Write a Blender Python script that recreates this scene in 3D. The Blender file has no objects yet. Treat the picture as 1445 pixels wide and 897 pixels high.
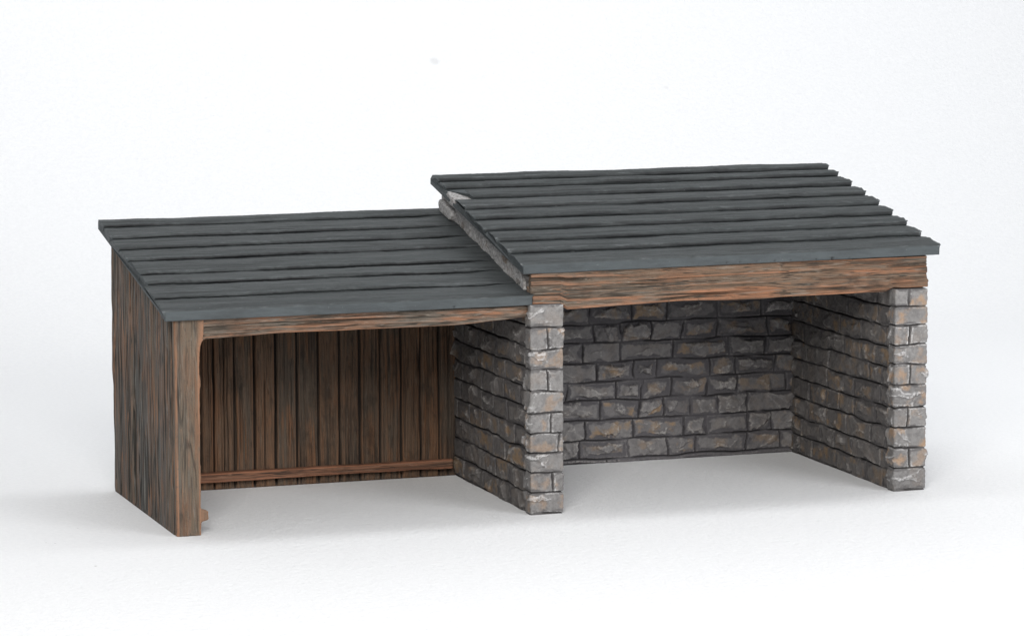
import bpy, math
import numpy as np

# ------------------------------------------------------------------ camera, world, lamps, exposure
S = bpy.context.scene
COL = S.collection
CY, CP, CR = 3.31712077e-01, 1.26679500e-01, -2.40560435e-03     # yaw, downward pitch, roll
from mathutils import Matrix, Vector
cam_d = bpy.data.cameras.new("camera")
cam = bpy.data.objects.new("camera", cam_d)
COL.objects.link(cam)
Fv = Vector((math.sin(CY) * math.cos(CP), math.cos(CY) * math.cos(CP), -math.sin(CP)))
Rv = Vector((math.cos(CY), -math.sin(CY), 0))
Uv = Rv.cross(Fv)
R2 = math.cos(CR) * Rv + math.sin(CR) * Uv
U2 = -math.sin(CR) * Rv + math.cos(CR) * Uv
M = Matrix(((R2.x, U2.x, -Fv.x, -9.88408428), (R2.y, U2.y, -Fv.y, -41.2911841),
            (R2.z, U2.z, -Fv.z, 8.05594026), (0, 0, 0, 1)))
cam.matrix_world = M
cam_d.sensor_width = 36
cam_d.lens = 36 * 4977.43 / 1445
cam_d.clip_start = 0.1
cam_d.clip_end = 1000
S.camera = cam

W = bpy.data.worlds.new("World")
S.world = W
W.use_nodes = True
W.node_tree.nodes["Background"].inputs[0].default_value = (0.93, 0.96, 1.0, 1)
W.node_tree.nodes["Background"].inputs[1].default_value = 0.44

def lamp(name, loc, target, size, power, color=(1, 1, 1)):
    d = bpy.data.lights.new(name, 'AREA')
    d.shape = 'RECTANGLE'
    d.size, d.size_y = size
    d.energy = power
    d.color = color
    o = bpy.data.objects.new(name, d)
    COL.objects.link(o)
    o.location = loc
    o.rotation_euler = (Vector(target) - Vector(loc)).to_track_quat('-Z', 'Y').to_euler()
    return o

lamp("softbox_key", (-7, -28, 17), (4.5, 1, 1), (14, 11), 8700, (1.0, 0.98, 0.95))
lamp("softbox_fill", (22, -27, 11), (5, 1, 1), (15, 11), 6000, (0.97, 0.98, 1.0))
lamp("softbox_backdrop", (12, 4, 26), (14, 22, 7), (34, 8), 4450, (0.97, 0.985, 1.0))

S.view_settings.view_transform = 'Standard'
S.view_settings.look = 'None'
S.view_settings.exposure = 0.0
S.view_settings.gamma = 1.0
S.render.engine = 'CYCLES'

# ------------------------------------------------------------------ noise
RNG = np.random.RandomState(11)
TAB = RNG.rand(256, 256)

def vnoise(u, v, seed=0):
    u = u + seed * 17.31
    v = v + seed * 9.73
    iu = np.floor(u).astype(int); iv = np.floor(v).astype(int)
    fu = u - iu; fv = v - iv
    fu = fu * fu * (3 - 2 * fu); fv = fv * fv * (3 - 2 * fv)
    a = TAB[iu & 255, iv & 255]; b = TAB[(iu + 1) & 255, iv & 255]
    c = TAB[iu & 255, (iv + 1) & 255]; d = TAB[(iu + 1) & 255, (iv + 1) & 255]
    return (a * (1 - fu) + b * fu) * (1 - fv) + (c * (1 - fu) + d * fu) * fv

def fbm(u, v, seed=0, octv=4, gain=0.5):
    t = 0; amp = 1; tot = 0
    for k in range(octv):
        t = t + amp * vnoise(u * 2 ** k, v * 2 ** k, seed + k * 3.7)
        tot += amp; amp *= gain
    return t / tot * 2 - 1

def sstep(a, b, x):
    t = np.clip((x - a) / (b - a), 0, 1)
    return t * t * (3 - 2 * t)

def blur(h, n):
    for ax in (0, 1):
        k = [(n, n), (0, 0)] if ax == 0 else [(0, 0), (n, n)]
        p = np.pad(h, k, mode='edge')
        c = np.cumsum(p, axis=ax)
        z = np.zeros_like(np.take(c, [0], axis=ax))
        c = np.concatenate([z, c], axis=ax)
        L = h.shape[ax]; w = 2 * n + 1
        h = (np.take(c, range(w, w + L), axis=ax) - np.take(c, range(0, L), axis=ax)) / w
    return h

# ------------------------------------------------------------------ mesh from a lofted ring
def loft(name, P, mat, parent, attrs=None, smooth=True):
    """P[i,j,3]: ring index i is closed, j runs along the axis; both ends are capped."""
    n, m = P.shape[:2]
    co = P.reshape(-1, 3)
    i = np.arange(n); j = np.arange(m - 1)
    I, J = np.meshgrid(i, j, indexing='ij')
    I2 = (I + 1) % n
    q = np.stack([I * m + J, I2 * m + J, I2 * m + J + 1, I * m + J + 1], -1).reshape(-1, 4)
    cap0 = np.arange(n)[::-1] * m
    cap1 = np.arange(n) * m + m - 1
    loops = np.concatenate([q.ravel(), cap0, cap1]).astype(np.int32)
    starts = np.concatenate([np.arange(len(q)) * 4, [len(q) * 4, len(q) * 4 + n]]).astype(np.int32)
    totals = np.concatenate([np.full(len(q), 4), [n, n]]).astype(np.int32)
    me = bpy.data.meshes.new(name)
    me.vertices.add(len(co)); me.vertices.foreach_set("co", co.ravel())
    me.loops.add(len(loops)); me.loops.foreach_set("vertex_index", loops)
    me.polygons.add(len(starts))
    me.polygons.foreach_set("loop_start", starts)
    me.polygons.foreach_set("loop_total", totals)
    sm = np.full(len(starts), smooth); sm[-2:] = False
    me.polygons.foreach_set("use_smooth", sm)
    for k, a in (attrs or {}).items():
        at = me.attributes.new(k, 'FLOAT', 'POINT')
        at.data.foreach_set("value", np.ascontiguousarray(a, dtype=np.float32).ravel())
    me.update(); me.validate()
    me.materials.append(mat)
    o = bpy.data.objects.new(name, me)
    COL.objects.link(o)
    if parent is not None:
        o.parent = parent
    return o

def ring_rect(x0, x1, y0, y1, r, ds):
    """closed rectangle path starting at the far left corner: left side (far to near), near side, right side, far side.
    returns points, outward normals, running length, and length at the corners"""
    pts = []; nor = []
    def line(a, b, nn, d):
        L = math.hypot(b[0] - a[0], b[1] - a[1]); k = max(2, int(L / d))
        for t in np.arange(k) / k:
            pts.append((a[0] + (b[0] - a[0]) * t, a[1] + (b[1] - a[1]) * t)); nor.append(nn)
    def arc(c, a0, a1):
        k = max(2, int(abs(a1 - a0) * r / ds) + 1)
        for t in np.arange(k) / k:
            a = math.radians(a0 + (a1 - a0) * t) if False else a0 + (a1 - a0) * t
            pts.append((c[0] + r * math.cos(a), c[1] + r * math.sin(a))); nor.append((math.cos(a), math.sin(a)))
    pi = math.pi
    line((x0, y1 - r), (x0, y0 + r), (-1, 0), ds); arc((x0 + r, y0 + r), pi, 1.5 * pi)
    line((x0 + r, y0), (x1 - r, y0), (0, -1), ds); arc((x1 - r, y0 + r), 1.5 * pi, 2 * pi)
    line((x1, y0 + r), (x1, y1 - r), (1, 0), ds); arc((x1 - r, y1 - r), 0, .5 * pi)
    line((x1 - r, y1), (x0 + r, y1), (0, 1), ds * 3); arc((x0 + r, y1 - r), .5 * pi, pi)
    p = np.array(pts); nrm = np.array(nor)
    d = np.linalg.norm(np.roll(p, -1, 0) - p, axis=1)
    s = np.concatenate([[0], np.cumsum(d)[:-1]])
    return p, nrm, s, d.sum()

# ------------------------------------------------------------------ materials
def nodes(name):
    m = bpy.data.materials.new(name)
    m.use_nodes = True
    nt = m.node_tree
    return m, nt, nt.nodes, nt.links, nt.nodes["Principled BSDF"]

def mixc(nt, fac, a, b, mode='MIX'):
    n = nt.nodes.new("ShaderNodeMix"); n.data_type = 'RGBA'; n.blend_type = mode
    for sock, val in ((n.inputs[0], fac), (n.inputs[6], a), (n.inputs[7], b)):
        if hasattr(val, 'links'): nt.links.new(val, sock)
        elif isinstance(val, (int, float)): sock.default_value = val
        else: sock.default_value = (*val, 1)
    return n.outputs[2]

def mth(nt, op, a, b=None, c=None, clamp=False):
    n = nt.nodes.new("ShaderNodeMath"); n.operation = op; n.use_clamp = clamp
    for k, v in enumerate((a, b, c)):
        if v is None: continue
        if hasattr(v, 'links'): nt.links.new(v, n.inputs[k])
        else: n.inputs[k].default_value = v
    return n.outputs[0]

def ramp01(nt, v, a, b):
    n = nt.nodes.new("ShaderNodeMapRange"); n.clamp = True; n.interpolation_type = 'SMOOTHSTEP'
    nt.links.new(v, n.inputs[0]); n.inputs[1].default_value = a; n.inputs[2].default_value = b
    return n.outputs[0]

def attr(nt, name):
    n = nt.nodes.new("ShaderNodeAttribute"); n.attribute_name = name
    return n.outputs["Fac"]

def noise(nt, scale, detail=4, stretch=(1, 1, 1), rough=.55, off=(0, 0, 0)):
    tc = nt.nodes.new("ShaderNodeTexCoord"); mp = nt.nodes.new("ShaderNodeMapping")
    nt.links.new(tc.outputs["Object"], mp.inputs[0])
    mp.inputs["Scale"].default_value = stretch; mp.inputs["Location"].default_value = off
    n = nt.nodes.new("ShaderNodeTexNoise")
    n.inputs["Scale"].default_value = scale; n.inputs["Detail"].default_value = detail
    n.inputs["Roughness"].default_value = rough
    nt.links.new(mp.outputs[0], n.inputs["Vector"])
    return n.outputs[0]

def bump(nt, h, strength, dist, bs):
    b = nt.nodes.new("ShaderNodeBump"); b.inputs["Strength"].default_value = strength
    b.inputs["Distance"].default_value = dist
    nt.links.new(h, b.inputs["Height"]); nt.links.new(b.outputs[0], bs.inputs["Normal"])

def mat_stone(name, base, base2, ochre, pale, joint, worn_amt):
    m, nt, N, L, bs = nodes(name)
    tone = attr(nt, "tone"); och = attr(nt, "ochre"); jnt = attr(nt, "joint"); worn = attr(nt, "worn")
    c = mixc(nt, tone, base, base2)
    n1 = noise(nt, 9, 5)
    c = mixc(nt, mth(nt, 'MULTIPLY', ramp01(nt, n1, .42, .68), .45), c, [x * .8 for x in base])
    n2 = noise(nt, 4.3, 4, off=(3, 1, 7))
    c = mixc(nt, mth(nt, 'MULTIPLY', ramp01(nt, n2, .48, .64), och), c, ochre)
    c = mixc(nt, jnt, c, joint)
    n3 = noise(nt, 26, 5, off=(9, 4, 2), rough=.7)
    w = mth(nt, 'MULTIPLY', mth(nt, 'MULTIPLY', worn, worn_amt), ramp01(nt, n3, .36, .6), clamp=True)
    c = mixc(nt, w, c, pale)
    n4 = noise(nt, 60, 3)
    c = mixc(nt, mth(nt, 'MULTIPLY', ramp01(nt, n4, .5, .8), .35), c, [x * .5 for x in base])
    L.new(c, bs.inputs["Base Color"])
    bs.inputs["Roughness"].default_value = .72
    bs.inputs["Specular IOR Level"].default_value = .3
    bump(nt, noise(nt, 55, 6, rough=.7), .55, .012, bs)
    return m

def mat_wood(name, grey, brown, orange, dark, axis, amt=1.0, seed=0, k=1.0, hl=1.0):
    """axis: grain direction, 0 x, 2 z"""
    m, nt, N, L, bs = nodes(name)
    st = [1, 1, 1]; st[axis] = .045
    grain = attr(nt, "grain"); tone = attr(nt, "tone"); cav = attr(nt, "cav"); worn = attr(nt, "worn")
    n1 = noise(nt, 20 * k, 5, st, off=(seed, 2, 1), rough=.7)
    n2 = noise(nt, 46 * k, 5, st, off=(1, seed, 3), rough=.75)
    st2 = [1, 1, 1]; st2[axis] = .35
    n3 = noise(nt, 3.0, 5, st2, off=(4, 2, seed), rough=.6)
    c = mixc(nt, ramp01(nt, mth(nt, 'ADD', mth(nt, 'MULTIPLY', n1, .65), mth(nt, 'MULTIPLY', tone, .35)), .38, .6), grey, brown)
    o = mth(nt, 'MULTIPLY', ramp01(nt, mth(nt, 'ADD', mth(nt, 'MULTIPLY', n2, .6), mth(nt, 'MULTIPLY', grain, .4)), .46, .62), ramp01(nt, n3, .44, .62))
    c = mixc(nt, mth(nt, 'MULTIPLY', o, amt), c, orange)
    n5 = noise(nt, 2.6, 4, st2, off=(seed, 8, 3), rough=.65)
    c = mixc(nt, mth(nt, 'MULTIPLY', ramp01(nt, n5, .48, .66), .55 * amt), c, [x * .72 for x in orange])
    c = mixc(nt, mth(nt, 'MULTIPLY', ramp01(nt, n1, .56, .68), .4), c, [x * 1.5 for x in grey])
    c = mixc(nt, mth(nt, 'MULTIPLY', ramp01(nt, grain, .25, .05), .5), c, dark)
    c = mixc(nt, mth(nt, 'MULTIPLY', ramp01(nt, n2, .44, .34), .5), c, dark)
    st4 = [1, 1, 1]; st4[axis] = .04
    for sc, off, wd, col, am in ((12, 11, .030, dark, .85), (17, 17, .022, dark, .7), (15, 23, .020, [x * 1.9 for x in grey], .55), (11, 29, .016, orange, .5)):
        nl = noise(nt, sc * k, 2, st4, off=(off, off * .7 + seed, off * .3), rough=.5)
        ln = ramp01(nt, mth(nt, 'ABSOLUTE', mth(nt, 'SUBTRACT', nl, .5)), wd, wd * .3)
        c = mixc(nt, mth(nt, 'MULTIPLY', ln, min(.95, am * hl)), c, col)
    st6 = [1, 1, 1]; st6[axis] = .5
    stn = noise(nt, 3.4, 6, st6, off=(2, seed, 6), rough=.7)
    c = mixc(nt, mth(nt, 'MULTIPLY', ramp01(nt, stn, .52, .68), .55), c, [x * .3 for x in grey])
    sp = noise(nt, 70, 3, off=(seed, 1, 2))
    c = mixc(nt, mth(nt, 'MULTIPLY', ramp01(nt, sp, .55, .75), .45), c, [x * .35 for x in grey])
    c = mixc(nt, cav, c, dark)
    n4 = noise(nt, 20, 4, off=(5, seed, 0))
    c = mixc(nt, mth(nt, 'MULTIPLY', worn, ramp01(nt, n4, .2, .48), clamp=True), c, [min(1, x * 1.3) for x in orange])
    L.new(c, bs.inputs["Base Color"])
    bs.inputs["Roughness"].default_value = .7
    bs.inputs["Specular IOR Level"].default_value = .28
    st3 = [1, 1, 1]; st3[axis] = .06
    hsum = mth(nt, 'ADD', noise(nt, 46 * k, 5, st3, off=(1, seed, 3), rough=.75), mth(nt, 'MULTIPLY', noise(nt, 40, 5, off=(1, 2, seed), rough=.7), .55))
    bump(nt, hsum, .9, .02, bs)
    return m

def mat_roof(name):
    m, nt, N, L, bs = nodes(name)
    face = attr(nt, "face"); cav = attr(nt, "cav"); worn = attr(nt, "worn"); tone = attr(nt, "tone")
    c = mixc(nt, tone, (.036, .0415, .0425), (.054, .060, .061))
    n1 = noise(nt, 3.0, 5, (.25, 1, 1))
    c = mixc(nt, mth(nt, 'MULTIPLY', ramp01(nt, n1, .4, .7), .5), c, (.060, .067, .069))
    n2 = noise(nt, 26, 6, (.045, 1, 1), off=(2, 0, 0), rough=.7)
    c = mixc(nt, mth(nt, 'MULTIPLY', ramp01(nt, n2, .48, .62), .75), c, (.020, .022, .0225))
    c = mixc(nt, mth(nt, 'MULTIPLY', ramp01(nt, n2, .44, .32), .5), c, (.085, .09, .092))
    nf = noise(nt, 7, 6, (.3, 1, 1), off=(5, 5, 1), rough=.7)
    c = mixc(nt, face, c, mixc(nt, ramp01(nt, nf, .35, .68), (.058, .068, .072), (.040, .046, .049)))
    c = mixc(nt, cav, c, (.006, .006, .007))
    n3 = noise(nt, 14, 5, (.3, 1, 1), off=(7, 3, 0), rough=.7)
    c = mixc(nt, mth(nt, 'MULTIPLY', worn, ramp01(nt, n3, .5, .66), clamp=True), c, (.15, .16, .165))
    n5 = noise(nt, 42, 3, off=(1, 8, 0))
    c = mixc(nt, mth(nt, 'MULTIPLY', ramp01(nt, n5, .71, .78), .6), c, (.25, .255, .26))
    L.new(c, bs.inputs["Base Color"])
    bs.inputs["Roughness"].default_value = .62
    bs.inputs["Specular IOR Level"].default_value = .35
    bump(nt, noise(nt, 30, 6, (.15, 1, 1), rough=.65), .7, .014, bs)
    return m

SPECKS = [((11.314, 24.904, 4.291), .13, .22), ((15.952, 24.244, 3.709), .07, .13), ((-1.305, -1.444, 0), .025, .8), ((-1.0, .97, 0), .02, .4), ((-1.56, .177, 0), .016, .6), ((-1.464, .095, 0), .016, .6), ((9.43, -2.29, 0), .016, .3), ((.72, .20, 0), .014, .5), ((.88, .86, 0), .014, .5)]

def mat_paper():
    m, nt, N, L, bs = nodes("white_paper")
    n1 = noise(nt, 16, 6, rough=.75)
    c = mixc(nt, ramp01(nt, n1, .3, .7), (.82, .823, .83), (.865, .866, .87))
    # a few smudges and specks of dirt on the paper
    geo = nt.nodes.new("ShaderNodeTexCoord")
    wob = nt.nodes.new("ShaderNodeTexNoise"); wob.inputs["Scale"].default_value = 3.0
    for (p, r, a) in SPECKS:
        vm = nt.nodes.new("ShaderNodeVectorMath"); vm.operation = 'DISTANCE'
        L.new(geo.outputs["Object"], vm.inputs[0]); vm.inputs[1].default_value = p
        c = mixc(nt, mth(nt, 'MULTIPLY', ramp01(nt, vm.outputs["Value"], r, r * .3), a), c, (.35, .34, .33))
    L.new(c, bs.inputs["Base Color"])
    bs.inputs["Roughness"].default_value = .85
    bs.inputs["Specular IOR Level"].default_value = .15
    bump(nt, noise(nt, 9, 7, rough=.75), .8, .03, bs)
    return m

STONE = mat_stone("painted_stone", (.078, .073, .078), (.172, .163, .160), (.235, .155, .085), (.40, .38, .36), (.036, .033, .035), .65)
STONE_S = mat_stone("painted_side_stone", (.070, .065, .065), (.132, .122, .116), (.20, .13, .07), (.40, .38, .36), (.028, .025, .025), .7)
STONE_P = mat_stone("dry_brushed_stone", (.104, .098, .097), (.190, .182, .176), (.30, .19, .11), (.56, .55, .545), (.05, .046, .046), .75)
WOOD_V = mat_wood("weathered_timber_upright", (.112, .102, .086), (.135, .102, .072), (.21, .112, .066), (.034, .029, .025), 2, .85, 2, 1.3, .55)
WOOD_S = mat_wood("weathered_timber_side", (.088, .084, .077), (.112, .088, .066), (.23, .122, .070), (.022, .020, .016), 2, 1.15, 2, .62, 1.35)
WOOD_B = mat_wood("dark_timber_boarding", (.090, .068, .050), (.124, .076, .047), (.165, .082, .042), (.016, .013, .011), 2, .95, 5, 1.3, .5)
WOOD_H = mat_wood("weathered_timber_beam", (.128, .110, .090), (.168, .110, .073), (.29, .135, .072), (.028, .022, .016), 0, 1.15, 9, 1.4, 1.0)
WOOD_R = mat_wood("reddish_timber_rail", (.15, .085, .055), (.20, .095, .055), (.26, .11, .06), (.03, .02, .015), 0, .8, 4)
ROOF = mat_roof("dark_grey_roof_paint")
PAPER = mat_paper()

# ------------------------------------------------------------------ setting: one sweep of white paper
def make_backdrop():
    prof = [(-120.0, 0.0), (-40, 0), (-10, 0), (14, 0)]
    r = 16
    for k in range(1, 25):
        a = math.pi / 2 * k / 24
        prof.append((14 + r * math.sin(a), r - r * math.cos(a)))
    prof += [(30, 40), (30, 90)]
    xs = [-140, -60, -20, 0, 20, 60, 140]
    v = [(x, y, z) for (y, z) in prof for x in xs]
    n = len(xs)
    f = [(a * n + b, a * n + b + 1, (a + 1) * n + b + 1, (a + 1) * n + b) for a in range(len(prof) - 1) for b in range(n - 1)]
    me = bpy.data.meshes.new("backdrop")
    me.from_pydata(v, [], f)
    for p in me.polygons: p.use_smooth = True
    me.materials.append(PAPER)
    o = bpy.data.objects.new("backdrop", me)
    COL.objects.link(o)
    o["kind"] = "structure"
    o["label"] = "seamless sweep of white paper under and behind the model"
make_backdrop()

# ------------------------------------------------------------------ the model
shed = bpy.data.objects.new("model_shed", None)
COL.objects.link(shed)
shed["label"] = "open-fronted model shed with timber bay, stone bay and two stepped dark grey board roofs"
shed["category"] = "model building"

def zlow(y):   # top plane of the lower roof
    return 2.775 + .2165 * (y + .08)
def zhigh(y):
    return 3.185 + .2262 * (y + .08)

# ---- stone walls
CH = .2655   # course height

def stone_field(s, z, courses, rs, depth=.05, margin=.03, jw0=.006, wmul=1.0, ochre=.2):
    """s, z 2-D coordinates; courses: list of (z0, z1, [edges along s]) -> height + paint attributes"""
    wS = s + .045 * fbm(s * 3.5, z * 3.5, 3, 3)
    wZ = z + .030 * fbm(s * 2.2, z * 2.6, 8, 3)
    rag = .060 * fbm(s * 6, z * 9, 14, 4) + .018 * fbm(s * 26, z * 26, 16, 3)
    G = np.full(s.shape, -.004); T = np.full(s.shape, .3); O = np.zeros(s.shape); J = np.ones(s.shape); A = np.zeros(s.shape)
    for (z0, z1, ed) in courses:
        for a, b in zip(ed[:-1], ed[1:]):
            m0 = (s[:, 0] > a - .1) & (s[:, 0] < b + .1)
            m1 = (z[0] > z0 - .08) & (z[0] < z1 + .08)
            if not m0.any() or not m1.any(): continue
            ia = np.where(m0)[0]; ib = np.where(m1)[0]
            sl = (slice(ia[0], ia[-1] + 1), slice(ib[0], ib[-1] + 1))
            u = wS[sl]; v = wZ[sl]
            ca, cb = (a + b) / 2, (z0 + z1) / 2
            ha, hb = (b - a) / 2, (z1 - z0) / 2
            jw = jw0 * (.6 + .8 * rs.rand())
            dv = hb - jw - np.abs(v - cb)
            d = np.minimum(ha - jw - np.abs(u - ca), dv)
            D = depth * rs.uniform(.6, 1.25)
            tu, tv = rs.randn(2) * (.06, .14)
            h = D + tu * (u - ca) + tv * (v - cb)
            K = rs.randint(6, 11)
            ph0 = rs.rand() * 6.28
            for k in range(K):
                ph = ph0 + 6.283 * k / K + rs.randn() * .4
                rr = rs.uniform(.0, .7)
                slope = rs.uniform(.14, .7)
                ext = math.hypot(math.cos(ph) * ha, math.sin(ph) * hb)
                dist = (u - ca) * math.cos(ph) + (v - cb) * math.sin(ph) + .02 * fbm(u * 6, v * 6, rs.randint(50), 2)
                h = np.minimum(h, D + .006 - slope * np.maximum(-.02, dist - rr * ext))
            for q in range(rs.randint(1, 3)):     # broken ledges
                ph = rs.uniform(-.6, .6) + (0 if rs.rand() < .4 else math.pi / 2)
                dist = (u - ca) * math.cos(ph) + (v - cb) * math.sin(ph) + .09 * fbm(u * 6, v * 6, rs.randint(50), 4)
                off = rs.uniform(-.5, .5) * (hb if abs(math.sin(ph)) > .5 else ha)
                h = h + .02 * rs.choice([-1, 1]) * sstep(off - .010, off + .010, dist)
            d2 = d + rag[sl] - margin * rs.uniform(.2, 1.3)
            e2 = sstep(-.006, .020, d2)
            sh = .006 + .008 * rs.rand()
            hh = sh * sstep(0, .012, d) + np.maximum(h - sh, .004) * e2
            sel = d > 0
            G[sl] = np.where(sel, hh, G[sl])
            T[sl] = np.where(sel, rs.rand(), T[sl])
            oc = rs.rand()
            O[sl] = np.where(sel, e2 * (.8 if oc > 1 - ochre else (.45 if oc > 1 - 2.2 * ochre else .1)), O[sl])
            J[sl] = np.where(sel, 1 - sstep(0, .008, d), J[sl])
            A[sl] = np.where(sel, e2, A[sl])
    curv = G - blur(G, 3)
    curv2 = G - blur(G, 8)
    worn = np.clip(sstep(.0014, .008, curv) * .8 + sstep(.003, .016, curv2) * .5 + .10 * A, 0, 1) * (1 - J)
    worn = np.clip(worn * wmul * (.35 + .9 * vnoise(s * 3.3, z * 3.3, 44)), 0, 1)
    H = G.copy()
    gate = sstep(.42, .68, vnoise(s * 2.3, z * 7, 21))
    gv = sstep(.40, .66, vnoise(s * 5.3, z * 3.4, 25))
    H -= J * (.002 + .022 * np.maximum(gate, gv))
    for (z0, z1, ed) in courses:
        dz = wZ - z0
        q = np.exp(-(dz / .008) ** 2) * gate
        H -= .012 * q
    H += A * .008 * fbm(s * 14, z * 14, 33, 4) + .005 * fbm(s * 34, z * 34, 31, 3)
    H = H * sstep(-.02, .03, z) + .02 * (1 - sstep(-.02, .03, z))
    J = J * np.clip(.1 + .9 * np.maximum(gate, gv), 0, 1)
    return H, dict(tone=np.clip(.35 + .6 * T, 0, 1) * A, ochre=O, joint=np.clip(J, 0, 1), worn=worn)

def random_courses(s0, s1, ztop, rs, lo=.42, hi=.82, first=.0):
    out = []; z = first; 
    if first > 0: out.append((0, first, [s0] + sorted(rs.uniform(s0, s1, 6)) + [s1]))
    while z < ztop:
        ed = [s0 - rs.uniform(0, .3)]
        while ed[-1] < s1: ed.append(ed[-1] + rs.uniform(lo, hi))
        out.append((z, z + CH * rs.uniform(.97, 1.03), ed))
        z = out[-1][1]
    return out

def stone_wall(name, x0, x1, y0, y1, ztop, courses_fn, seed, ds=.011, dz=.008, depth=.05, bend=2.62, r=.03, parent=None, margin=.042, ochre=.2, wmul=1.0, mat=None):
    rs = np.random.RandomState(seed)
    p, nr, s, L = ring_rect(x0, x1, y0, y1, r, ds)
    zt = ztop(p[:, 1])
    zmax = float(zt.max())
    zz = np.arange(0, zmax + dz, dz)
    Sg, Zg = np.meshgrid(s, zz, indexing='ij')
    H, at = stone_field(Sg, Zg, courses_fn(L, zmax, rs), rs, depth, margin, wmul=wmul, ochre=ochre)
    # keep the bottom on the paper and the body inside its footprint
    H = H - depth * .55
    Z = np.where(Zg > bend, bend + (Zg - bend) * ((zt[:, None] - bend) / (zmax - bend)), Zg)
    P = np.stack([p[:, 0, None] + nr[:, 0, None] * H, p[:, 1, None] + nr[:, 1, None] * H, Z], -1)
    return loft(name, P, mat or STONE, parent or shed, at)

def flat(v):
    return lambda y: np.full_like(y, v)

# stone bay: back wall, wall between the bays, end wall; each side wall ends in a pier of alternating stones
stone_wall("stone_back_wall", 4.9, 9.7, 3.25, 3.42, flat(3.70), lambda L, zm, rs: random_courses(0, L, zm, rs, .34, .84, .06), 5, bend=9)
under_h = lambda y: zhigh(y) - .13
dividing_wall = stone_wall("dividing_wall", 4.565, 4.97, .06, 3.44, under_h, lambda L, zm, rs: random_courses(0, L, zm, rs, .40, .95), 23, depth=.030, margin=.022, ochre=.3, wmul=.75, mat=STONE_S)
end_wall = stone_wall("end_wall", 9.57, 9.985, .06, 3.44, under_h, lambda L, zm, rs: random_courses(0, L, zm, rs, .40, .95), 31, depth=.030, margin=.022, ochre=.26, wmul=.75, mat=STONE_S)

def pier_courses(width, dep, splits, zs, r=.03):
    # s = 0 at far left corner; front starts at about dep
    def fn(L, zm, rs):
        out = []
        for k, sp in enumerate(splits):
            f0 = dep - r; 
            ed = [-.3]
            if sp: ed.append(f0 + width * sp)
            ed.append(f0 + width + dep + .02)
            ed.append(L + .3)
            out.append((zs[k], zs[k + 1], ed))
        return out
    return fn

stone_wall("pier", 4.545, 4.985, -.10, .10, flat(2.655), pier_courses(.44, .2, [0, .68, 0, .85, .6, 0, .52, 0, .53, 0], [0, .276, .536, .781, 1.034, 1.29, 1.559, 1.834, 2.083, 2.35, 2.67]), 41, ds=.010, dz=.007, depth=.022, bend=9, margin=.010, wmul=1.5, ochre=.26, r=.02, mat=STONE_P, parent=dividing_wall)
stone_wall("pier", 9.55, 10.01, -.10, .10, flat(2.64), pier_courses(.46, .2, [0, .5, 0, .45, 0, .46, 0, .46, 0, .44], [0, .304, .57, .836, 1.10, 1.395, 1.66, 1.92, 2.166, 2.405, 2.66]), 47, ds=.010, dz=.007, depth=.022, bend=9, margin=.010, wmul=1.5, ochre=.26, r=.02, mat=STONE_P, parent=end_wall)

# ---- timber
def wood_field(s, z, seed, planks=None, depth=.012, freq=26, gap=.03, gapw=.008, stretch=.5, fisw=.045, fisf=.8, flat_foot=True):
    """grain runs along z; s across it"""
    wob = s + .02 * fbm(s * 1.5, z * .8, seed, 3)
    g = .55 * vnoise(wob * freq, z * stretch, seed + 1) + .3 * vnoise(wob * freq * 2.3, z * stretch * 1.4, seed + 2) + .15 * vnoise(wob * freq * 4.6, z * stretch * 2, seed + 3)
    g = np.clip((g - .5) * 1.9 + .5, 0, 1)
    H = depth * (g - .5) * 2 + .010 * fbm(s * 3, z * 2, seed + 5, 3)
    fis = np.exp(-((vnoise(wob * freq * fisf, z * stretch * .7, seed + 9) - .5) / fisw) ** 2) * sstep(.42, .6, vnoise(s * freq * .35, z * 1.1, seed + 12))
    H = H - fis * depth * 1.8
    T = .5 + .5 * fbm(s * 2, z * .4, seed + 7, 2); C = fis * .6
    if planks is not None:
        rs = np.random.RandomState(seed + 77)
        T = np.full(s.shape, .5)
        edges = [-9] + list(planks) + [99]
        for a, b in zip(edges[:-1], edges[1:]):
            m = (wob >= a) & (wob < b)
            T = np.where(m, rs.rand(), T)
            H = H + m * rs.uniform(-.008, .008)
        for e in planks:
            w = gapw * rs.uniform(.7, 1.3) * (.7 + .6 * vnoise(z * 3, s * 0 + e * 7, seed))
            x = s - e - .006 * fbm(z * 2.2, s * 0 + e * 5, seed + 4, 3)
            q = np.exp(-(x / w) ** 2)
            H = H - gap * q; C = np.maximum(C, q)
    if flat_foot:
        H = H * sstep(-.01, .07, z)
    return H, dict(grain=g, tone=T, cav=np.clip(C, 0, 1))

def worn_edges(H, n=5, a=.004, b=.016):
    c = H - blur(H, n)
    return sstep(a, b, c)

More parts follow.
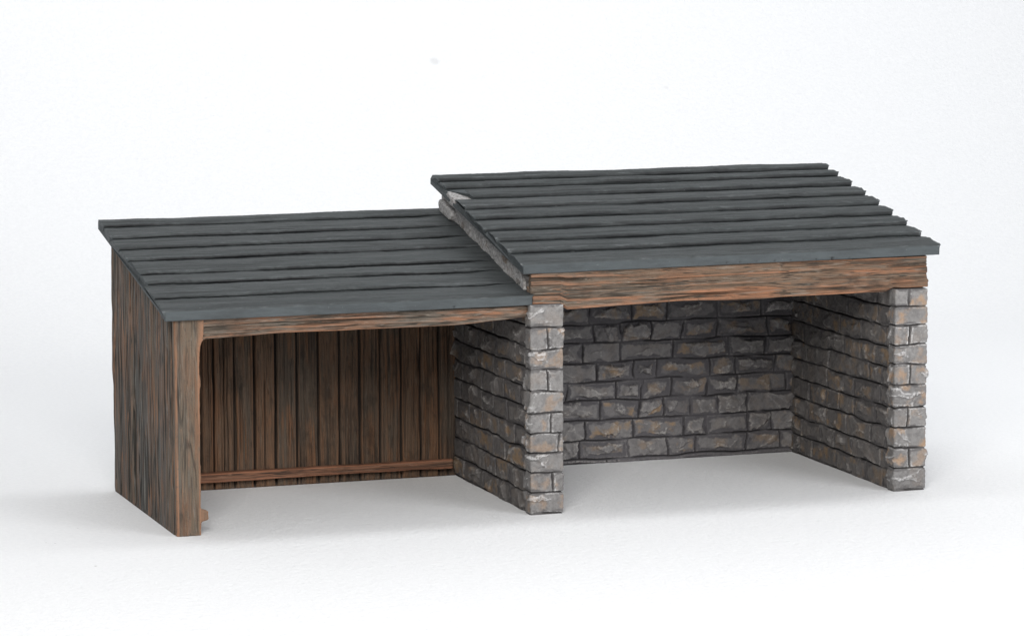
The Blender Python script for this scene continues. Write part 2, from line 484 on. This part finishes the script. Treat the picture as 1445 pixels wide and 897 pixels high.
def timber_upright(name, x0, x1, y0, y1, z0, ztop, seed, mat, planks=None, r=.02, ds=.0065, dz=.025, edge_wear=0, parent=None, extra=None, **kw):
    p, nr, s, L = ring_rect(x0, x1, y0, y1, r, ds)
    zt = ztop(p[:, 1])
    k = int((float(zt.max()) - z0) / dz)
    t = np.linspace(0, 1, k)
    Sg, Tg = np.meshgrid(s, t, indexing='ij')
    Z = z0 + Tg * (zt[:, None] - z0)
    H, at = wood_field(Sg, Z, seed, planks, **kw)
    corner = (np.abs(nr[:, 0]) > .05) & (np.abs(nr[:, 1]) > .05)
    w = np.repeat(corner[:, None].astype(float), k, 1)
    w = blur(w, 3) * (.25 + 1.0 * sstep(.3, .7, vnoise(np.repeat(nr[:, :1] * 3 + 5, k, 1), Z * 1.3, seed)))
    at["worn"] = np.clip(worn_edges(H) * .35 + w * edge_wear, 0, 1)
    H = H - .012
    P = np.stack([p[:, 0, None] + nr[:, 0, None] * H, p[:, 1, None] + nr[:, 1, None] * H, Z], -1)
    if extra: extra(P, p, nr)
    return loft(name, P, mat, parent or shed, at)

under_l = lambda y: zlow(y) - .11
timber_upright("side_wall", 0.0, .2, .11, 3.40, 0, under_l, 3, WOOD_S, planks=[.36, .78, 1.22, 1.63, 2.02, 2.44, 2.86], depth=.012, gap=.012, gapw=.014, freq=11, fisw=.06)

def post_foot(P, p, nr):
    z = P[..., 2]
    right = (nr[:, 0] > .5)[:, None]
    # ragged foot, and a splinter standing off its inner edge
    P[..., 0] += right * (.018 * fbm(z * 9, z * 0 + 2, 5, 3) - .01)
    P[..., 0] += right * .085 * sstep(.16, .19, z) * (1 - sstep(.29, .33, z))
    P[..., 0] += right * .055 * sstep(2.2, 2.45, z) ** 2
    low = sstep(.10, 0, z)
    P[..., 0] += .02 * low * fbm(P[..., 0] * 20, z * 14, 7, 3)
    P[..., 1] += .02 * low * fbm(P[..., 0] * 16, z * 14, 9, 3)
timber_upright("corner_post", 0.0, .345, -.02, .105, 0, flat(2.655), 13, WOOD_V, depth=.008, freq=24, fisw=.02, edge_wear=2.2, dz=.015, r=.035, extra=post_foot)

PL = [1.0, .0]
planks_px = [.45, .72, 1.0, 1.27, 1.55, 1.82, 2.11, 2.40, 2.69, 2.98, 3.26, 3.54, 3.83, 4.1, 4.36]
def back_planks():
    # ring starts on the far left; near side begins after the left side of depth .34
    return [q - .12 + .34 - .02 for q in planks_px]
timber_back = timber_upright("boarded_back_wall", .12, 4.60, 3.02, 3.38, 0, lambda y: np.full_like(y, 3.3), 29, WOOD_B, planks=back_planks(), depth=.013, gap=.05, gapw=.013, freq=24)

def timber_level(name, xa, xb, y0, y1, zbot, ztop, seed, mat, parent=None, r=.025, ds=.007, dx=.025, edge_wear=.5, depth=.018, freq=22, xend=None):
    """beam along x; zbot/ztop are functions of x"""
    k = int((xb - xa) / dx)
    x = np.linspace(xa, xb, k)
    # ring in (y,z): near face top to bottom, bottom, far, top
    p, nr, s, L = ring_rect(0, 1, 0, 1, .1, 1)
    hz = float(ztop(np.array([xa]))[0] - zbot(np.array([xa]))[0])
    p, nr, s, L = ring_rect(y0, y1, 0, hz, r, ds)      # first axis y, second height
    Sg, Xg = np.meshgrid(s, x, indexing='ij')
    H, at = wood_field(Sg, Xg, seed, None, depth=depth, freq=freq, stretch=.45, flat_foot=False)
    corner = (np.abs(nr[:, 0]) > .05) & (np.abs(nr[:, 1]) > .05)
    w = blur(np.repeat(corner[:, None].astype(float), k, 1), 2)
    at["worn"] = np.clip(worn_edges(H) * .4 + w * edge_wear, 0, 1)
    H = H - depth * .8
    Y = p[:, 0, None] + nr[:, 0, None] * H
    f = (p[:, 1, None] + nr[:, 1, None] * H) / hz
    zb = zbot(x)[None]; zt = ztop(x)[None]
    Z = zb + f * (zt - zb)
    X = Xg.copy()
    if xend: X = xend(X, Y, Z, s)
    P = np.stack([X, Y, Z], -1)
    return loft(name, P, mat, parent or shed, at)

def ragged(amp, seed, xa, xb):
    def f(X, Y, Z, s):
        q = amp * fbm(Z * 9, Y * 9, seed, 3)
        e = np.clip(np.maximum((xa + .12 - X) / .12, (X - xb + .12) / .12), 0, 1)
        return X + q * e
    return f

interp = lambda xs, zs: (lambda x: np.interp(x, xs, zs) + .006 * fbm(x * 2.1, x * 0, 3, 2))
timber_level("lintel", .33, 4.545, -.015, .14, interp([.33, .42, 1.2, 2.4, 3.6, 4.3, 4.55], [2.36, 2.395, 2.425, 2.425, 2.425, 2.47, 2.50]), lambda x: np.full_like(x, 2.665), 51, WOOD_H)
timber_level("beam", 4.575, 10.02, -.075, .12, interp([4.57, 4.96, 5.05, 6.6, 8.0, 9.45, 9.55, 10.02], [2.66, 2.645, 2.585, 2.615, 2.60, 2.605, 2.635, 2.635]), lambda x: np.full_like(x, 3.085), 63, WOOD_H, depth=.024, xend=ragged(.03, 5, 4.575, 10.02))
timber_level("rail", .2, 4.50, 2.90, 3.03, lambda x: .118 + 0 * x, lambda x: .245 + 0 * x, 71, WOOD_R, parent=timber_back, depth=.006, freq=22, edge_wear=.6)

# ---- roofs
def make_roof(name, xl, xr, yb, yf, zfun, lips, riser, thick, seed, crack_amt, pits=None, dx=.02, front_skew=0.0, notch=None, melt=None):
    """xl, xr: (back, front) ends of the roof; lips: fraction back to front where each board ends"""
    rs = np.random.RandomState(seed)
    prof = []   # y, z, kind (0 board, 1 lip, 2 riser, 3 crack, 4 fascia, 5 under/back), board index
    Y = lambda t: yb + (yf - yb) * t
    t0 = 0.0
    e = riser * .5
    n = len(lips)
    for k in range(6): # back edge, bottom to top
        prof.append((yb, zfun(yb) - thick + (thick - e) * k / 6, 5, 0))
    for k, t1 in enumerate(lips):
        ya, yc = Y(t0), Y(t1)
        za, zc = zfun(ya) - e, zfun(yc) - e + riser
        if k == 0: za = zfun(ya) - .2 * e
        if k == n - 1: zc = zfun(yc)
        m = max(10, int((ya - yc) / .014))
        for q in np.linspace(0.02, .93, m):
            prof.append((ya + (yc - ya) * q, za + (zc - za) * q + .016 * math.sin(math.pi * q ** .8) + .007 * math.sin(math.pi * 4 * q + k * 1.9) * q, 0, k))
        prof.append((ya + (yc - ya) * .965, za + (zc - za) * .965 + .003, 1, k))
        prof.append((yc + .003, zc - .003, 1, k))
        if k < n - 1:
            for q in (.2, .4, .6, .8, 1.0):
                prof.append((yc - .012 * math.sin(3.14 * q) + .004 * q, zc - .004 - (riser - .008) * q, 2, k))
            prof.append((yc + .014, zc - riser + .004, 3, k))
            prof.append((yc + .014, zc - riser - .006, 3, k))
            prof.append((yc - .004, zc - riser - .004, 3, k))
            prof.append((yc - .010, zc - riser - .001, 3, k))
        t0 = t1
    zb = zfun(yf) - thick
    zt = prof[-1][1]
    for q in np.linspace(.08, 1, 12):
        prof.append((yf + .004 * q, zt - .004 + (zb - zt) * q, 4, n - 1))
    for q in np.linspace(.05, .98, 14):
        prof.append((yf + .02 + (yb - yf - .02) * q, zb + (zfun(yb) - thick - zb) * q, 5, n - 1))
    A = np.array(prof)
    y, z, kind, bi = A[:, 0], A[:, 1], A[:, 2].astype(int), A[:, 3].astype(int)
    t = (yb - y) / (yb - yf)
    off_l = rs.uniform(-.03, .03, n); off_r = rs.uniform(-.025, .025, n)
    if notch: off_l[notch[0]] += notch[1]
    x0 = xl[0] + (xl[1] - xl[0]) * t + off_l[bi] * (kind != 5)
    x1 = xr[0] + (xr[1] - xr[0]) * t + off_r[bi] * (kind != 5)
    # each board's end steps outward towards its lip
    sub = np.zeros(len(y)); 
    for k in range(n):
        mk = (bi == k) & (kind <= 1)
        if mk.any():
            yy = y[mk]; sub[mk] = (yy.max() - yy) / max(1e-6, np.ptp(yy))
    x1 = x1 + .02 * sub; x0 = x0 - .035 * sub
    k = int((max(xr) - min(xl)) / dx)
    f = np.linspace(0, 1, k)
    f = np.where(f < .5, f - .3 / k * np.sin(f * 6.28), f)
    X = x0[:, None] + (x1 - x0)[:, None] * f[None]
    Yg = np.repeat(y[:, None], k, 1); Zg = np.repeat(z[:, None], k, 1)
    K = np.repeat(kind[:, None], k, 1); B = np.repeat(bi[:, None], k, 1)
    # wander of the board edges, hollows, and dry splits
    edge = .014 * fbm(X * 1.1, B * 3.3, seed, 3) + .006 * fbm(X * 7, B * 5.1, seed + 2, 4) + .004 * fbm(X * 30, B * 2.1, seed + 21, 2)
    wgt = np.where(K == 0, .5, np.where(K == 5, 0, np.where(K == 4, .15, 1.0)))
    Zg = Zg + edge * wgt
    Yg = Yg + (.014 * fbm(X * 1.7, B * 4.7, seed + 4, 3) + .009 * fbm(X * 14, B * 2.2, seed + 8, 3)) * np.where((K == 0) | (K == 5), .0, np.where(K == 4, .25, 1))
    Zg = Zg + (K == 0) * (.010 * fbm(X * .7, Yg * 16, seed + 11, 3) + .007 * fbm(X * 1.9, Yg * 36, seed + 12, 2))
    gate = sstep(.45, .58, vnoise(X * .8, B * 3.1, seed + 14)) * sstep(.2, .5, vnoise(X * 13, B * 1.7, seed + 15) + .25) * crack_amt
    Zg = Zg - (K == 3) * gate * .045
    Yg = Yg + (K == 3) * gate * .02
    if melt:
        fade = sstep(melt[0], melt[1], X) * .85
        flatz = zfun(Yg) + .01 * fbm(X * 5, Yg * 5, seed + 40, 3)
        Zg = np.where(K <= 3, Zg + (flatz - Zg) * fade, Zg)
    # skew of the front edge and of the right hand end, as the casting has them
    Zg = Zg + front_skew * (f[None] - .5) * t[:, None]
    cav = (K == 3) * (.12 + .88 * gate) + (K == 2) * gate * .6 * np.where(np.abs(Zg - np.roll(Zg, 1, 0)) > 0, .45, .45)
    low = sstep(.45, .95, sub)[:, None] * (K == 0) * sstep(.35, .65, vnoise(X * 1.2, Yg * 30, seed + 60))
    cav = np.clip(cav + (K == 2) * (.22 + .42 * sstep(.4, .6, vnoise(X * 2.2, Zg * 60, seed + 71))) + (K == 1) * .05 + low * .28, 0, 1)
    if pits:
        for (px, pz, pr) in pits:
            g = np.exp(-(((X - px) / pr) ** 2 + ((Zg - pz) / pr) ** 2)) * (K == 4)
            Yg = Yg + g * .02; cav = np.maximum(cav, np.minimum(1, g * 1.4))
    worn = (K == 1) * .35 + (K == 2) * .04
    worn = worn + np.where(np.abs(f[None] - .5) > .494, np.where(K == 1, 1.2, .3), 0) * (K < 4)
    face = np.where(K == 4, 1.0, 0) + np.where(K == 5, .6, 0)
    endf = np.where(np.abs(f[None] - .5) > .499, 1.0, 0) * np.where(K <= 3, .9, 1)
    cav = cav * np.where(np.abs(f[None] - .5) > .499, .2, 1)
    face = np.clip(face + endf, 0, 1)
    tone = rs.rand(n)[B]
    P = np.stack([X, Yg, Zg], -1)
    # profile runs back->front over the top; flip the ring so the faces point outwards
    fl = lambda a: a[::-1]
    return loft(name, fl(P), ROOF, shed, dict(face=fl(face), cav=fl(np.clip(cav, 0, 1)), worn=fl(worn), tone=fl(tone)), smooth=True)

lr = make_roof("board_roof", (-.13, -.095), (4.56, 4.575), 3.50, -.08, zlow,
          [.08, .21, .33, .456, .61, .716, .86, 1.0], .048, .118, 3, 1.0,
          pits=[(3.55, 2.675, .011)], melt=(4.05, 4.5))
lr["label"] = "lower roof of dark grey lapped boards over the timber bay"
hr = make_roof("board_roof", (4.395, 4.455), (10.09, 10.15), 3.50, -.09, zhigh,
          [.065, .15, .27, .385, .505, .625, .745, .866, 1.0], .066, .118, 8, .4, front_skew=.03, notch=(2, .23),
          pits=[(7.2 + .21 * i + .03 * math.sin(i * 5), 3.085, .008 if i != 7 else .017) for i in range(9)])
hr["label"] = "higher roof of dark grey lapped boards over the stone bay"

# ---- a rough stone of the wall head, showing over the edge of the upper roof
def lump(name, c, half, rot, seed, mat, parent):
    nu, nv = 60, 40
    th = np.linspace(0, 2 * np.pi, nu, endpoint=False); ph = np.linspace(.06, np.pi - .06, nv)
    T, Ph = np.meshgrid(th, ph, indexing='ij')
    d = np.stack([np.cos(T) * np.sin(Ph), np.sin(T) * np.sin(Ph), -np.cos(Ph)], -1)
    sgn = np.sign(d) * np.abs(d) ** .45
    H = 1 + .1 * fbm(T * 2, Ph * 3, seed, 4)
    q = sgn * np.array(half) * H[..., None]
    cz, sz = math.cos(rot[1]), math.sin(rot[1]); cx, sx = math.cos(rot[0]), math.sin(rot[0])
    x, y, z = q[..., 0], q[..., 1], q[..., 2]
    y, z = y * cx - z * sx, y * sx + z * cx
    x, y = x * cz - y * sz, x * sz + y * cz
    P = np.stack([x + c[0], y + c[1], z + c[2]], -1)
    one = np.ones(T.shape)
    return loft(name, P, mat, parent, dict(tone=one, ochre=one * .1, joint=one * 0, worn=one * .8))
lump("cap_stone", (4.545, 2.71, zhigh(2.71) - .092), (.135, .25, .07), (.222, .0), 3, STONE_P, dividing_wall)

def wall_head():
    """pale rough head of the dividing wall where it stands up between the two roofs"""
    yy = np.linspace(.13, 3.46, 300)
    k = 90
    ang = np.linspace(0, 1, k, endpoint=False)
    p, nr, s, L = ring_rect(0, 1, 0, 1, .1, .03)
    u = p[:, 0]; w = p[:, 1]
    Sg, Yg = np.meshgrid(s, yy, indexing='ij')
    zb = zlow(yy) - .08; zt = zhigh(yy) - .122
    X = 4.56 + .36 * u[:, None] + 0 * Yg
    Z = zb[None] + (zt - zb)[None] * w[:, None]
    rough = .016 * fbm(Yg * 4, Z * 5, 3, 4) + .012 * fbm(Yg * 17, Z * 17, 5, 3)
    bulge = .014 * (vnoise(Yg * 3.1, Z * 0 + 2, 9) - .5)
    X = X + (nr[:, 0] < -.3)[:, None] * (rough + bulge - .02)
    one = np.ones(X.shape)
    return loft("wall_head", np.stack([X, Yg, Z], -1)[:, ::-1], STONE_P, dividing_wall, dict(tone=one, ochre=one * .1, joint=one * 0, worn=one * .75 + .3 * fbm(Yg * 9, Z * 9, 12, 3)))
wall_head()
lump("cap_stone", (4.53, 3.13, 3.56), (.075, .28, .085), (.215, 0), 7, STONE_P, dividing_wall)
